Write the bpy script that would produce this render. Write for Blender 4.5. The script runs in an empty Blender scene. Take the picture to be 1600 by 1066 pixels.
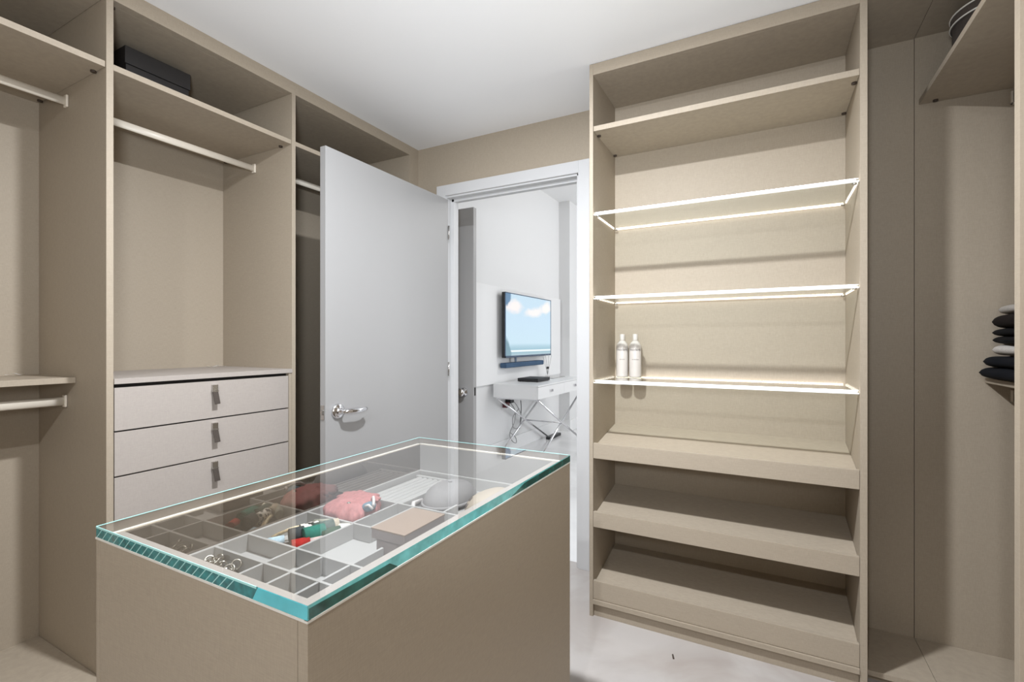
import bpy, bmesh, math, random
from mathutils import Vector, Matrix, noise as mnoise

random.seed(7)
SC = bpy.context.scene
COL = SC.collection
PI = math.pi

# ------------------------------------------------------------------ camera, world, lights, exposure
cam_d = bpy.data.cameras.new('camera')
cam_d.sensor_width = 36.0
cam_d.sensor_fit = 'HORIZONTAL'
cam_d.lens = 750.8 / 1600 * 36.0
cam_d.shift_y = 1.08 / 1600
cam_d.clip_start = 0.02
cam = bpy.data.objects.new('camera', cam_d)
COL.objects.link(cam)
cam.location = (0, 0, 1.3)
cam.rotation_euler = (PI / 2, 0, math.radians(27.963))
SC.camera = cam

world = bpy.data.worlds.new('world')
SC.world = world
world.use_nodes = True
world.node_tree.nodes['Background'].inputs[0].default_value = (0.75, 0.85, 1.0, 1)
world.node_tree.nodes['Background'].inputs[1].default_value = 0.6


def lamp(name, kind, loc, power, size, color=(1, 1, 1), rot=(0, 0, 0), size_y=None, spread=None):
    d = bpy.data.lights.new(name, kind)
    d.energy = power
    d.color = color
    if kind == 'AREA':
        d.shape = 'RECTANGLE' if size_y else 'DISK'
        d.size = size
        if size_y:
            d.size_y = size_y
        if spread:
            d.spread = spread
    else:
        d.shadow_soft_size = size
    o = bpy.data.objects.new(name, d)
    COL.objects.link(o)
    o.location = loc
    o.rotation_euler = rot
    return o


WARM = (0.95, 0.985, 1.04)
# recessed ceiling downlight over the island, then added fills: one like a bounced flash, one behind the camera
lamp('ceiling_light_or_fill', 'AREA', (-0.64, 1.02, 2.612), 60, 0.10, WARM)
lamp('ceiling_bounce_fill', 'AREA', (-0.05, -0.12, 1.48), 15, 0.25, (0.93, 0.99, 1.06), (PI - 1.15, 0, 0.55), None, math.radians(115))  # added fill to brighten the ceiling, aimed up from beside the camera
lamp('ceiling_light_or_fill', 'AREA', (-0.20, -0.95, 2.612), 34, 0.10, WARM)  # added unseen fill for the right wardrobe and island front
# daylight through the bedroom window, and the bedroom's ceiling lamp
lamp('window_daylight', 'AREA', (2.44, 6.4, 1.7), 58, 2.6, (0.97, 0.985, 1.0), (0, PI / 2, 0), 2.2)
lamp('bedroom_lamp', 'POINT', (-0.2, 5.6, 2.9), 34, 0.25, (1, 0.98, 0.95))

SC.view_settings.view_transform = 'Standard'
SC.view_settings.look = 'None'
SC.view_settings.gamma = 1.0
SC.view_settings.use_curve_mapping = False
SC.view_settings.exposure = 0.35


# ------------------------------------------------------------------ materials
def srgb(r, g, b):
    f = lambda c: (c / 255) / 12.92 if c / 255 <= 0.04045 else ((c / 255 + 0.055) / 1.055) ** 2.4
    return (f(r), f(g), f(b), 1)


def mat(name, col, rough=0.5, metal=0.0, spec=0.5, emit=None, estr=0.0, coat=0.0, sheen=0.0):
    m = bpy.data.materials.new(name)
    m.use_nodes = True
    p = m.node_tree.nodes['Principled BSDF']
    p.inputs['Base Color'].default_value = col
    p.inputs['Roughness'].default_value = rough
    p.inputs['Metallic'].default_value = metal
    p.inputs['Specular IOR Level'].default_value = spec
    p.inputs['Coat Weight'].default_value = coat
    p.inputs['Sheen Weight'].default_value = sheen
    if emit:
        p.inputs['Emission Color'].default_value = emit
        p.inputs['Emission Strength'].default_value = estr
    return m


def noisy(m, scale, amount, stretch=(1, 1, 1), detail=4, bump=0.0, second=None):
    """vary a material's own colour with object-space noise (grain, weave), optional bump"""
    nt = m.node_tree
    p = nt.nodes['Principled BSDF']
    col = tuple(p.inputs['Base Color'].default_value)
    tc = nt.nodes.new('ShaderNodeTexCoord')
    facs = []
    for st in ([stretch] if second is None else [stretch, second]):
        mp = nt.nodes.new('ShaderNodeMapping')
        mp.inputs['Scale'].default_value = st
        nt.links.new(tc.outputs['Object'], mp.inputs['Vector'])
        n = nt.nodes.new('ShaderNodeTexNoise')
        n.inputs['Scale'].default_value = scale
        n.inputs['Detail'].default_value = detail
        nt.links.new(mp.outputs[0], n.inputs['Vector'])
        facs.append(n.outputs['Fac'])
    f = facs[0]
    if second is not None:
        a = nt.nodes.new('ShaderNodeMath')
        a.operation = 'ADD'
        nt.links.new(facs[0], a.inputs[0])
        nt.links.new(facs[1], a.inputs[1])
        h = nt.nodes.new('ShaderNodeMath')
        h.operation = 'MULTIPLY'
        h.inputs[1].default_value = 0.5
        nt.links.new(a.outputs[0], h.inputs[0])
        f = h.outputs[0]
    r = nt.nodes.new('ShaderNodeValToRGB')
    r.color_ramp.elements[0].position = 0.3
    r.color_ramp.elements[1].position = 0.7
    r.color_ramp.elements[0].color = tuple(c * (1 - amount) for c in col[:3]) + (1,)
    r.color_ramp.elements[1].color = tuple(min(1, c * (1 + amount)) for c in col[:3]) + (1,)
    nt.links.new(f, r.inputs['Fac'])
    nt.links.new(r.outputs['Color'], p.inputs['Base Color'])
    if bump:
        b = nt.nodes.new('ShaderNodeBump')
        b.inputs['Strength'].default_value = bump
        b.inputs['Distance'].default_value = 0.001
        nt.links.new(f, b.inputs['Height'])
        nt.links.new(b.outputs['Normal'], p.inputs['Normal'])
    return m


def thin_glass(name, tint, ior=1.5, gloss_tint=(1, 1, 1, 1)):
    """a thin pane: straight-through transparency plus the Fresnel reflection of its two faces"""
    m = bpy.data.materials.new(name)
    m.use_nodes = True
    nt = m.node_tree
    nt.nodes.clear()
    out = nt.nodes.new('ShaderNodeOutputMaterial')
    tr = nt.nodes.new('ShaderNodeBsdfTransparent')
    tr.inputs['Color'].default_value = tint
    gl = nt.nodes.new('ShaderNodeBsdfGlossy')
    gl.inputs['Roughness'].default_value = 0.0
    gl.inputs['Color'].default_value = gloss_tint
    fr = nt.nodes.new('ShaderNodeFresnel')
    fr.inputs['IOR'].default_value = ior
    # two faces: 2F / (1 + F)
    m2 = nt.nodes.new('ShaderNodeMath'); m2.operation = 'MULTIPLY'; m2.inputs[1].default_value = 2
    a1 = nt.nodes.new('ShaderNodeMath'); a1.operation = 'ADD'; a1.inputs[1].default_value = 1
    dv = nt.nodes.new('ShaderNodeMath'); dv.operation = 'DIVIDE'
    geo = nt.nodes.new('ShaderNodeNewGeometry')
    inv = nt.nodes.new('ShaderNodeMath'); inv.operation = 'SUBTRACT'; inv.inputs[0].default_value = 1
    ml = nt.nodes.new('ShaderNodeMath'); ml.operation = 'MULTIPLY'
    L = nt.links.new
    L(fr.outputs[0], m2.inputs[0]); L(fr.outputs[0], a1.inputs[0])
    L(m2.outputs[0], dv.inputs[0]); L(a1.outputs[0], dv.inputs[1])
    L(geo.outputs['Backfacing'], inv.inputs[1])
    L(dv.outputs[0], ml.inputs[0]); L(inv.outputs[0], ml.inputs[1])
    mx = nt.nodes.new('ShaderNodeMixShader')
    L(ml.outputs[0], mx.inputs['Fac']); L(tr.outputs[0], mx.inputs[1]); L(gl.outputs[0], mx.inputs[2])
    L(mx.outputs[0], out.inputs['Surface'])
    return m


GREIGE = srgb(165, 153, 136)
M = {}
M['laminate'] = noisy(mat('linen_laminate', GREIGE, 0.55, spec=0.3), 1.0, 0.10, (700, 700, 60), 2, 0.0, (45, 45, 900))
M['laminate_light'] = noisy(mat('pale_linen_laminate', srgb(168, 160, 153), 0.5, spec=0.3), 1.0, 0.06, (500, 60, 500), 2, 0.0, (60, 500, 60))
M['rim'] = noisy(mat('rim_laminate', srgb(150, 143, 137), 0.5, spec=0.3), 1.0, 0.05, (500, 60, 500), 2, 0.0, (60, 500, 60))
M['rod'] = mat('painted_rod', srgb(222, 213, 198), 0.35)
M['white_paint'] = noisy(mat('white_paint', srgb(202, 202, 202), 0.45, spec=0.35), 3, 0.01)
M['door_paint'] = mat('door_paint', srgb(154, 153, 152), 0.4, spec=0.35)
M['ceiling'] = mat('ceiling_paint', srgb(240, 240, 240), 0.8, spec=0.2)
M['bed_wall'] = mat('bedroom_wall_paint', srgb(226, 226, 226), 0.7, spec=0.2)
M['bed_panel'] = mat('bedroom_panel_paint', srgb(232, 232, 232), 0.5)
M['black'] = mat('black_plastic', srgb(22, 22, 24), 0.4)
M['gap'] = mat('dark_gap', srgb(24, 20, 17), 0.8)
M['chrome'] = mat('chrome', srgb(225, 225, 228), 0.12, metal=1.0)
M['steel'] = mat('brushed_steel', srgb(200, 198, 195), 0.25, metal=1.0)
M['rear'] = mat('grey_lining', srgb(150, 148, 146), 0.35)
M['connector'] = mat('brown_fitting', srgb(60, 48, 38), 0.5)
M['leather'] = noisy(mat('dark_leather', srgb(66, 58, 52), 0.5), 200, 0.2)
M['glass'] = thin_glass('clear_glass', (0.985, 0.99, 0.987, 1))
M['glass_shelf'] = thin_glass('shelf_glass', (0.95, 0.97, 0.955, 1), 1.45)
M['film'] = thin_glass('clear_film', (0.95, 0.95, 0.95, 1), 1.4)
M['tray'] = mat('white_tray_lacquer', srgb(160, 158, 155), 0.35)
M['smoke'] = mat('smoked_mirror', srgb(138, 131, 124), 0.03, metal=1.0)
M['led'] = mat('led_diffuser', srgb(255, 255, 255), 0.5, emit=(0.98, 0.99, 1.0, 1), estr=5.0)
M['led_warm'] = mat('led_diffuser_warm', srgb(255, 250, 235), 0.5, emit=(1.0, 0.96, 0.90, 1), estr=1.8)
M['led_profile'] = mat('frosted_profile', srgb(225, 228, 228), 0.3, emit=(0.95, 0.98, 1.0, 1), estr=0.5)
M['cream_edge'] = mat('cream_edge_line', srgb(222, 218, 210), 0.4)
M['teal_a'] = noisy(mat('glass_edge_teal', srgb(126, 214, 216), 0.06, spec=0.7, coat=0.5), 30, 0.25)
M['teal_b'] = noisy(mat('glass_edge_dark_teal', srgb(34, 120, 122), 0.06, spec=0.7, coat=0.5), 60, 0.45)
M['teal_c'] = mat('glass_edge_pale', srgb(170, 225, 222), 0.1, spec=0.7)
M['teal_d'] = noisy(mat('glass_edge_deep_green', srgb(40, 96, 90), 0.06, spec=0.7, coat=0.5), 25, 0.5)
M['far_edge'] = mat('far_edge_reflection', srgb(112, 104, 96), 0.05, spec=0.6)  # reflected dark interior put into the edge colour
M['taupe'] = mat('taupe_card', srgb(138, 120, 106), 0.45)
M['taupe_side'] = mat('mauve_card', srgb(140, 130, 127), 0.5)
M['pink'] = noisy(mat('pink_quilt', srgb(158, 98, 96), 0.7), 120, 0.18)
M['bluegrey'] = mat('blue_grey_satin', srgb(92, 116, 130), 0.35)
M['whitecloth'] = mat('white_ribbon', srgb(196, 190, 186), 0.6)
M['greycloth'] = noisy(mat('grey_cotton', srgb(128, 125, 124), 0.85), 300, 0.06)
M['creamcloth'] = noisy(mat('cream_cotton', srgb(160, 148, 132), 0.8), 300, 0.06)
M['brownband'] = mat('brown_band', srgb(92, 82, 74), 0.7)
M['ink'] = mat('dark_print', srgb(78, 68, 66), 0.6)
M['silver'] = mat('silver', srgb(170, 165, 155), 0.3, metal=0.9)
M['bottle'] = mat('white_bottle_plastic', srgb(196, 190, 183), 0.3)
M['print'] = mat('grey_print', srgb(74, 70, 68), 0.6)
M['box_dark'] = noisy(mat('charcoal_box', srgb(38, 35, 34), 0.6), 40, 0.1)
M['paper'] = mat('white_paper', srgb(252, 250, 246), 0.7)
M['hat_dark'] = noisy(mat('dark_felt', srgb(70, 62, 56), 0.9), 200, 0.15)
M['soundbar'] = noisy(mat('slate_blue_fabric', srgb(58, 84, 112), 0.8), 300, 0.15)
M['tv_metal'] = mat('tv_frame', srgb(92, 108, 130), 0.25, metal=0.8)
M['desk'] = mat('desk_lacquer', srgb(228, 228, 228), 0.3)
M['maroon'] = mat('maroon_plastic', srgb(92, 40, 44), 0.4)
M['cable_w'] = mat('grey_cable', srgb(150, 150, 150), 0.5)
M['cable_k'] = mat('black_cable', srgb(40, 40, 42), 0.5)
M['speck'] = mat('dark_lint', srgb(80, 70, 62), 0.9)


def cloth_mat(name, c, amt=0.1):
    return noisy(mat(name, c, 0.9, spec=0.2), 150, amt)


def floor_mat(name, base, vein, rough):
    m = mat(name, base, rough, spec=0.5)
    nt = m.node_tree
    p = nt.nodes['Principled BSDF']
    tc = nt.nodes.new('ShaderNodeTexCoord')
    n1 = nt.nodes.new('ShaderNodeTexNoise')
    n1.inputs['Scale'].default_value = 1.8
    n1.inputs['Detail'].default_value = 8
    n1.inputs['Distortion'].default_value = 1.2
    r = nt.nodes.new('ShaderNodeValToRGB')
    r.color_ramp.elements[0].position = 0.34
    r.color_ramp.elements[0].color = vein
    r.color_ramp.elements[1].position = 0.58
    r.color_ramp.elements[1].color = base
    nt.links.new(tc.outputs['Object'], n1.inputs['Vector'])
    nt.links.new(n1.outputs['Fac'], r.inputs['Fac'])
    nt.links.new(r.outputs['Color'], p.inputs['Base Color'])
    return m


M['floor'] = floor_mat('pale_marble', srgb(184, 179, 175), srgb(166, 158, 152), 0.12)
M['floor_white'] = floor_mat('white_marble', srgb(232, 232, 232), srgb(220, 220, 220), 0.12)


def tv_mat():
    """window reflection painted as emission: blue sky with clouds above a hazy sea, a blue curtain along its left edge"""
    m = bpy.data.materials.new('tv_window_reflection')
    m.use_nodes = True
    nt = m.node_tree
    p = nt.nodes['Principled BSDF']
    tc = nt.nodes.new('ShaderNodeTexCoord')
    sx = nt.nodes.new('ShaderNodeSeparateXYZ')
    L = nt.links.new
    L(tc.outputs['UV'], sx.inputs[0])
    ramp = nt.nodes.new('ShaderNodeValToRGB')
    e = ramp.color_ramp.elements
    e[0].position = 0.0; e[0].color = srgb(170, 196, 206)
    e[1].position = 1.0; e[1].color = srgb(196, 222, 238)
    for pos, c in ((0.055, srgb(150, 186, 200)), (0.06, srgb(240, 250, 252)), (0.085, srgb(240, 250, 252)), (0.09, srgb(150, 190, 206)),
                   (0.15, srgb(172, 205, 220)), (0.2, srgb(200, 226, 240)), (0.6, srgb(198, 224, 242))):
        x = e.new(pos); x.color = c
    L(sx.outputs['Y'], ramp.inputs['Fac'])
    prev = ramp.outputs['Color']

    def blob(cx, cy, rx, ry, rot, col, s=0.6, nz=7):
        nonlocal prev
        mp = nt.nodes.new('ShaderNodeMapping')
        mp.vector_type = 'TEXTURE'
        mp.inputs['Location'].default_value = (cx, cy, 0)
        mp.inputs['Rotation'].default_value = (0, 0, rot)
        mp.inputs['Scale'].default_value = (rx, ry, 1)
        nn = nt.nodes.new('ShaderNodeTexNoise')
        nn.inputs['Scale'].default_value = nz
        nn.inputs['Detail'].default_value = 4
        L(tc.outputs['UV'], nn.inputs['Vector'])
        L(tc.outputs['UV'], mp.inputs['Vector'])
        ln = nt.nodes.new('ShaderNodeVectorMath'); ln.operation = 'LENGTH'
        L(mp.outputs[0], ln.inputs[0])
        ad = nt.nodes.new('ShaderNodeMath'); ad.operation = 'ADD'
        L(ln.outputs['Value'], ad.inputs[0]); L(nn.outputs['Fac'], ad.inputs[1])
        mr = nt.nodes.new('ShaderNodeMapRange')
        mr.inputs['From Min'].default_value = 1.5
        mr.inputs['From Max'].default_value = 1.5 - s
        mr.clamp = True
        L(ad.outputs[0], mr.inputs['Value'])
        mx = nt.nodes.new('ShaderNodeMix'); mx.data_type = 'RGBA'
        mx.inputs['B'].default_value = col
        L(mr.outputs['Result'], mx.inputs['Factor']); L(prev, mx.inputs['A'])
        prev = mx.outputs['Result']
    blob(0.16, 0.80, 0.22, 0.13, 0, srgb(250, 240, 238))
    blob(0.62, 0.75, 0.32, 0.10, 0.25, srgb(248, 242, 240))
    blob(0.88, 0.85, 0.20, 0.12, 0.5, srgb(250, 244, 240))
    blob(0.02, 0.96, 0.09, 0.16, 0.0, srgb(90, 130, 165), 0.25)
    blob(0.03, 0.10, 0.07, 0.24, 0.25, srgb(120, 155, 170), 0.3)
    p.inputs['Base Color'].default_value = (0.02, 0.02, 0.02, 1)
    p.inputs['Roughness'].default_value = 0.15
    L(prev, p.inputs['Emission Color'])
    p.inputs['Emission Strength'].default_value = 0.78  # the reflected window glows from the screen itself
    return m


M['tv'] = tv_mat()


# ------------------------------------------------------------------ mesh helpers
def box(bm, x0, x1, y0, y1, z0, z1, bev=0.0):
    vs = [bm.verts.new((x, y, z)) for x in (x0, x1) for y in (y0, y1) for z in (z0, z1)]
    idx = [(0, 1, 3, 2), (4, 6, 7, 5), (0, 4, 5, 1), (2, 3, 7, 6), (0, 2, 6, 4), (1, 5, 7, 3)]
    fs = [bm.faces.new([vs[i] for i in f]) for f in idx]
    if bev:
        es = {e for f in fs for e in f.edges}
        bmesh.ops.bevel(bm, geom=list(es), offset=bev, segments=2, profile=0.6, affect='EDGES')
    return fs


def bx(*a, bev=0.0008):
    bm = bmesh.new()
    box(bm, *a, bev=bev)
    return bm


def boxes(lst, bev=0.0008):
    bm = bmesh.new()
    for a in lst:
        box(bm, *a, bev=bev)
    return bm


def prism(bm, pts, axis, a, b):
    """closed polygon pts (2-D) extruded along axis between a and b; pts in the plane of the other two axes in xyz order"""
    def P(p, t):
        l = list(p)
        l.insert(axis, t)
        return l
    A = [bm.verts.new(P(p, a)) for p in pts]
    B = [bm.verts.new(P(p, b)) for p in pts]
    n = len(pts)
    for i in range(n):
        bm.faces.new((A[i], A[(i + 1) % n], B[(i + 1) % n], B[i]))
    bm.faces.new(A[::-1])
    bm.faces.new(B)
    bmesh.ops.recalc_face_normals(bm, faces=bm.faces[:])


def tube(bm, pts, r, n=10, cap=True, ry=None):
    """round tube through pts"""
    pts = [Vector(p) for p in pts]
    rings = []
    up = Vector((0, 0, 1))
    for i, p in enumerate(pts):
        t = (pts[min(i + 1, len(pts) - 1)] - pts[max(i - 1, 0)]).normalized()
        u = up if abs(t.dot(up)) < 0.95 else Vector((1, 0, 0))
        a = t.cross(u).normalized()
        b = a.cross(t).normalized()
        rr = r[i] if isinstance(r, (list, tuple)) else r
        rings.append([bm.verts.new(p + a * rr * math.cos(2 * PI * k / n) + b * (ry or rr) * math.sin(2 * PI * k / n)) for k in range(n)])
    for A, B in zip(rings, rings[1:]):
        for k in range(n):
            f = bm.faces.new((A[k], A[(k + 1) % n], B[(k + 1) % n], B[k]))
            f.smooth = True
    if cap:
        bm.faces.new(rings[0][::-1])
        bm.faces.new(rings[-1])
    bmesh.ops.recalc_face_normals(bm, faces=bm.faces[:])


def lathe(bm, prof, c, axis='Z', n=32):
    """prof: list of (radius, height)"""
    def P(r, h, a):
        x, y = r * math.cos(a), r * math.sin(a)
        if axis == 'Z':
            return (c[0] + x, c[1] + y, c[2] + h)
        if axis == 'X':
            return (c[0] + h, c[1] + x, c[2] + y)
        return (c[0] + x, c[1] + h, c[2] + y)
    rings = []
    for r, h in prof:
        if r < 1e-6:
            rings.append([bm.verts.new(P(0, h, 0))])
        else:
            rings.append([bm.verts.new(P(r, h, 2 * PI * k / n)) for k in range(n)])
    for A, B in zip(rings, rings[1:]):
        for k in range(n):
            a0, a1 = A[k % len(A)], A[(k + 1) % len(A)]
            b0, b1 = B[k % len(B)], B[(k + 1) % len(B)]
            vs = []
            for v in (a0, a1, b1, b0):
                if v not in vs:
                    vs.append(v)
            if len(vs) >= 3:
                f = bm.faces.new(vs)
                f.smooth = True
    for ring, flip in ((rings[0], True), (rings[-1], False)):
        if len(ring) > 1:
            bm.faces.new(ring[::-1] if flip else ring)
    bmesh.ops.recalc_face_normals(bm, faces=bm.faces[:])


OFF = {}


def obj(name, bm, m, parent=None, label=None, mats=None):
    me = bpy.data.meshes.new(name)
    off = OFF.get(parent.name, Vector((0, 0, 0))) if parent else Vector((0, 0, 0))
    if parent:
        bm.transform(Matrix.Translation(-off))
    bm.to_mesh(me)
    bm.free()
    o = bpy.data.objects.new(name, me)
    COL.objects.link(o)
    for x in (mats or [m]):
        me.materials.append(M[x] if isinstance(x, str) else x)
    if parent:
        o.parent = parent
        OFF[o.name] = off
    if label:
        o['label'] = label
    return o


def thing(name, label, cat, loc=(0, 0, 0), group=None):
    o = bpy.data.objects.new(name, None)
    o.empty_display_size = 0.05
    COL.objects.link(o)
    o.location = loc
    o['label'] = label
    o['category'] = cat
    if group:
        o['group'] = group
    OFF[o.name] = Vector(loc)
    return o


def solo(name, bm, m, label, cat, loc, group=None):
    """a thing that is one mesh"""
    bm.transform(Matrix.Translation(-Vector(loc)))
    o = obj(name, bm, m)
    o.location = loc
    o['label'] = label
    o['category'] = cat
    if group:
        o['group'] = group
    OFF[o.name] = Vector(loc)
    return o


def struct(name, bm, m, label=None, parent=None):
    o = obj(name, bm, m, parent)
    if not parent:
        o['kind'] = 'structure'
        if label:
            o['label'] = label
    return o


def disc_fit(bm, x, y, z, r=0.006, h=0.005, axis='Z'):
    lathe(bm, [(0, 0), (r, 0), (r, -h), (0, -h)], (x, y, z), axis, 12)


# ------------------------------------------------------------------ dimensions
CZ = 2.617           # closet ceiling
FX = -2.121          # front plane of the left wardrobes
BX = -2.70           # back of the left wardrobes
YB = 2.619           # face of the back wall
CY = 2.189           # front plane of the shoe cabinet
RX = 0.552           # front plane of the right wardrobes
SH = 2.322           # top shelf height
FAS = 2.556          # underside of the top fascia

# ------------------------------------------------------------------ the setting
struct('floor', bx(-2.9, 1.3, -1.8, YB + 0.06, -0.1, 0.0, bev=0), 'floor', 'pale polished marble floor')
struct('floor_bedroom', bx(-2.9, 2.6, YB + 0.06, 9.3, -0.1, 0.0, bev=0), 'floor_white', 'white polished bedroom floor')
struct('ceiling', bx(-2.9, 1.3, -1.75, YB, CZ, CZ + 0.08, bev=0), 'ceiling', 'plain white ceiling of the closet')
struct('wall_left', bx(-2.86, -2.74, -1.75, YB + 0.12, 0, CZ, bev=0), 'laminate')
struct('wall_right', bx(1.16, 1.28, -1.75, YB, 0, CZ, bev=0), 'laminate')
struct('wall_front', bx(-2.74, 1.16, -1.75, -1.63, 0, CZ, bev=0), 'laminate')
DX0, DX1, DH = -1.885, -0.955, 2.268    # door opening
struct('wall_back', boxes([(-2.74, DX0, YB, YB + 0.12, 0, CZ), (DX1, 1.28, YB, YB + 0.12, 0, CZ), (DX0, DX1, YB, YB + 0.12, DH, CZ)], 0),
       'laminate', 'greige wall around the doorway')
struct('wall_back_upper', bx(-2.86, 2.6, YB, YB + 0.12, CZ, 3.4, bev=0), 'bed_wall')
struct('wall_back_bedroom', bx(1.28, 2.6, YB, YB + 0.12, 0, CZ, bev=0), 'bed_wall')
# door casing and jamb lining
t = struct('trim_1', boxes([(-1.955, DX0, YB - 0.014, YB, 0, 2.338), (DX1, -0.888, YB - 0.014, YB, 0, 2.338),
                            (DX0, DX1, YB - 0.014, YB, DH, 2.338)], 0.002), 'white_paint', 'white casing around the doorway')
struct('trim_2', boxes([(DX0 - 0.001, DX0 + 0.004, YB - 0.001, YB + 0.135, 0, DH), (DX1 - 0.012, DX1 + 0.001, YB, YB + 0.135, 0, DH),
                        (DX0, DX1, YB, YB + 0.135, DH - 0.012, DH + 0.0005),
                        (DX0 + 0.012, DX1 - 0.012, YB + 0.045, YB + 0.075, DH - 0.03, DH - 0.012),
                        (DX0 + 0.004, DX0 + 0.03, YB + 0.045, YB + 0.075, 0, DH - 0.012),
                        (DX1 - 0.03, DX1 - 0.012, YB + 0.045, YB + 0.075, 0, DH - 0.012)], 0.001), 'white_paint', 'white jamb lining with door stop')
# slim fascia above the left wardrobes
struct('trim_3', bx(-2.16, FX, -1.6, YB, FAS, CZ), 'laminate', 'greige fascia above the left wardrobes')

# bedroom beyond
struct('ceiling_bedroom', bx(-2.9, 2.6, YB + 0.12, 9.3, 3.35, 3.43, bev=0), 'ceiling')
struct('wall_bedroom_left', bx(-2.86, -2.70, YB + 0.12, 9.3, 0, 3.35, bev=0), 'bed_wall')
struct('wall_bedroom_pier', bx(-2.70, -2.535, 6.56, 9.3, 0, 3.35, bev=0), 'bed_wall')
struct('wall_bedroom_far', bx(-2.535, 2.6, 9.2, 9.3, 0, 3.35, bev=0), 'bed_wall')
struct('wall_bedroom_right', boxes([(2.5, 2.6, YB + 0.12, 4.9, 0, 3.35), (2.5, 2.6, 7.9, 9.3, 0, 3.35), (2.5, 2.6, 4.9, 7.9, 0, 0.5), (2.5, 2.6, 4.9, 7.9, 2.85, 3.35)], 0), 'bed_wall')
struct('baseboard_left', boxes([(-2.70, -2.682, 2.75, 6.542, 0, 0.16), (-2.70, -2.517, 6.542, 6.56, 0, 0.16), (-2.535, -2.517, 6.56, 9.2, 0, 0.16)], 0.003), 'bed_panel', 'white baseboard below the television wall')
struct('trim_4', bx(-2.70, -2.672, 3.3, 6.545, 0.83, 1.92, bev=0.003), 'bed_panel', 'raised white wall panel behind the television')

# ------------------------------------------------------------------ closet door (open at a right angle)
DZ = 2.237
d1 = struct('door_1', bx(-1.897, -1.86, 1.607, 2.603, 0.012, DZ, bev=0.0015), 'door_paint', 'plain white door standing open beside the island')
bm = bmesh.new()
lathe(bm, [(0, 0), (0.036, 0), (0.038, 0.004), (0.036, 0.011), (0.026, 0.015), (0.013, 0.017), (0.0115, 0.05), (0.0115, 0.058)], (-1.86, 1.678, 0.960), 'X', 32)
hr = obj('door_handle', bm, 'chrome', d1)
bm = bmesh.new()
LV = [(-1.806, 1.672, 0.960), (-1.801, 1.690, 0.960), (-1.797, 1.725, 0.9595), (-1.796, 1.76, 0.959), (-1.802, 1.80, 0.9585), (-1.812, 1.822, 0.958)]
tube(bm, LV, [0.011, 0.013, 0.0145, 0.0135, 0.0115, 0.009], 14)
obj('lever', bm, 'chrome', hr)
bm = bmesh.new()
lathe(bm, [(0, 0), (0.006, 0), (0.006, 0.004), (0, 0.004)], (-1.789, 1.735, 0.9595), 'X', 14)
obj('keyhole', bm, 'steel', hr)
bm = boxes([(-1.890, -1.867, 1.604, 1.607, 0.925, 0.995)], 0.0008)
box(bm, -1.884, -1.873, 1.596, 1.605, 0.948, 0.972, 0.001)
obj('latch_plate', bm, 'steel', d1)
for hz in (0.25, 1.12, 2.02):
    bm = bmesh.new()
    tube(bm, [(-1.856, 2.606, hz - 0.045), (-1.856, 2.606, hz + 0.045)], 0.005, 10)
    obj('hinge', bm, 'steel', d1)

# the other door, open in the bedroom behind the doorway
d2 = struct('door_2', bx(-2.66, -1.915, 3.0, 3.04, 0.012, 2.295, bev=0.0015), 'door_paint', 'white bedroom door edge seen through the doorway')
bm = bmesh.new()
lathe(bm, [(0, 0), (0.031, 0), (0.031, -0.009), (0.012, -0.012), (0.012, -0.03), (0.027, -0.04), (0.033, -0.052), (0.029, -0.064), (0.012, -0.069), (0, -0.07)], (-1.995, 3.0, 0.925), 'Y', 28)
obj('door_handle', bm, 'chrome', d2)
obj('latch_plate', bx(-1.9155, -1.913, 3.012, 3.028, 0.90, 0.96), 'gap', d2)

# ------------------------------------------------------------------ left wardrobes
def rod(parent, x, z, y0, y1):
    bm = bmesh.new()
    tube(bm, [(x, y0, z), (x, y1, z)], 0.008, 16, ry=0.0165)
    r = obj('hanging_rod', bm, 'rod', parent)
    for y, s in ((y0, 1), (y1, -1)):
        a, b = sorted((y, y + s * 0.008))
        obj('rod_bracket', bx(x - 0.013, x + 0.013, a, b, z - 0.023, z + 0.024, bev=0.003), 'rod', r)
    return r


def fittings(parent, pts):
    for x, y, z in pts:
        bm = bmesh.new()
        lathe(bm, [(0, 0), (0.009, 0), (0.009, -0.006), (0, -0.006)], (x, y, z), 'Z', 12)
        obj('shelf_fitting', bm, 'connector', parent)


PA = (0.851, 0.873)
PB = (1.624, 1.645)

# bay 1 (left end of the picture)
w1 = thing('wardrobe', 'greige open wardrobe bay at the left edge with two hanging rods', 'wardrobe', (-2.41, 0.48, 0), 'open wardrobe bays along the left wall')
obj('side_panel', bx(BX, FX, 0.06, 0.082, 0, FAS), 'laminate', w1)
obj('back_panel', bx(BX - 0.018, BX, 0.06, PA[0], 0, CZ - 0.005), 'laminate', w1)
obj('top_panel', bx(BX, -2.1605, 0.082, PA[0], FAS, FAS + 0.02), 'laminate', w1)
s = obj('shelf', bx(BX, FX - 0.006, 0.083, PA[0] - 0.001, SH - 0.022, SH), 'laminate', w1)
fittings(s, [(-2.195, PA[0] - 0.010, SH - 0.022), (-2.66, PA[0] - 0.010, SH - 0.022)])
rod(w1, -2.435, 2.245, 0.083, PA[0] - 0.001)
obj('shelf', bx(BX, -2.361, 0.083, PA[0] - 0.001, 1.141, 1.163), 'laminate', w1)
rod(w1, -2.445, 1.066, 0.083, PA[0] - 0.001)
obj('base_panel', bx(BX, FX, 0.083, PA[0] - 0.001, 0.044, 0.066), 'laminate', w1)
obj('plinth', bx(FX - 0.05, FX - 0.03, 0.083, PA[0] - 0.001, 0, 0.044), 'laminate', w1)

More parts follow.
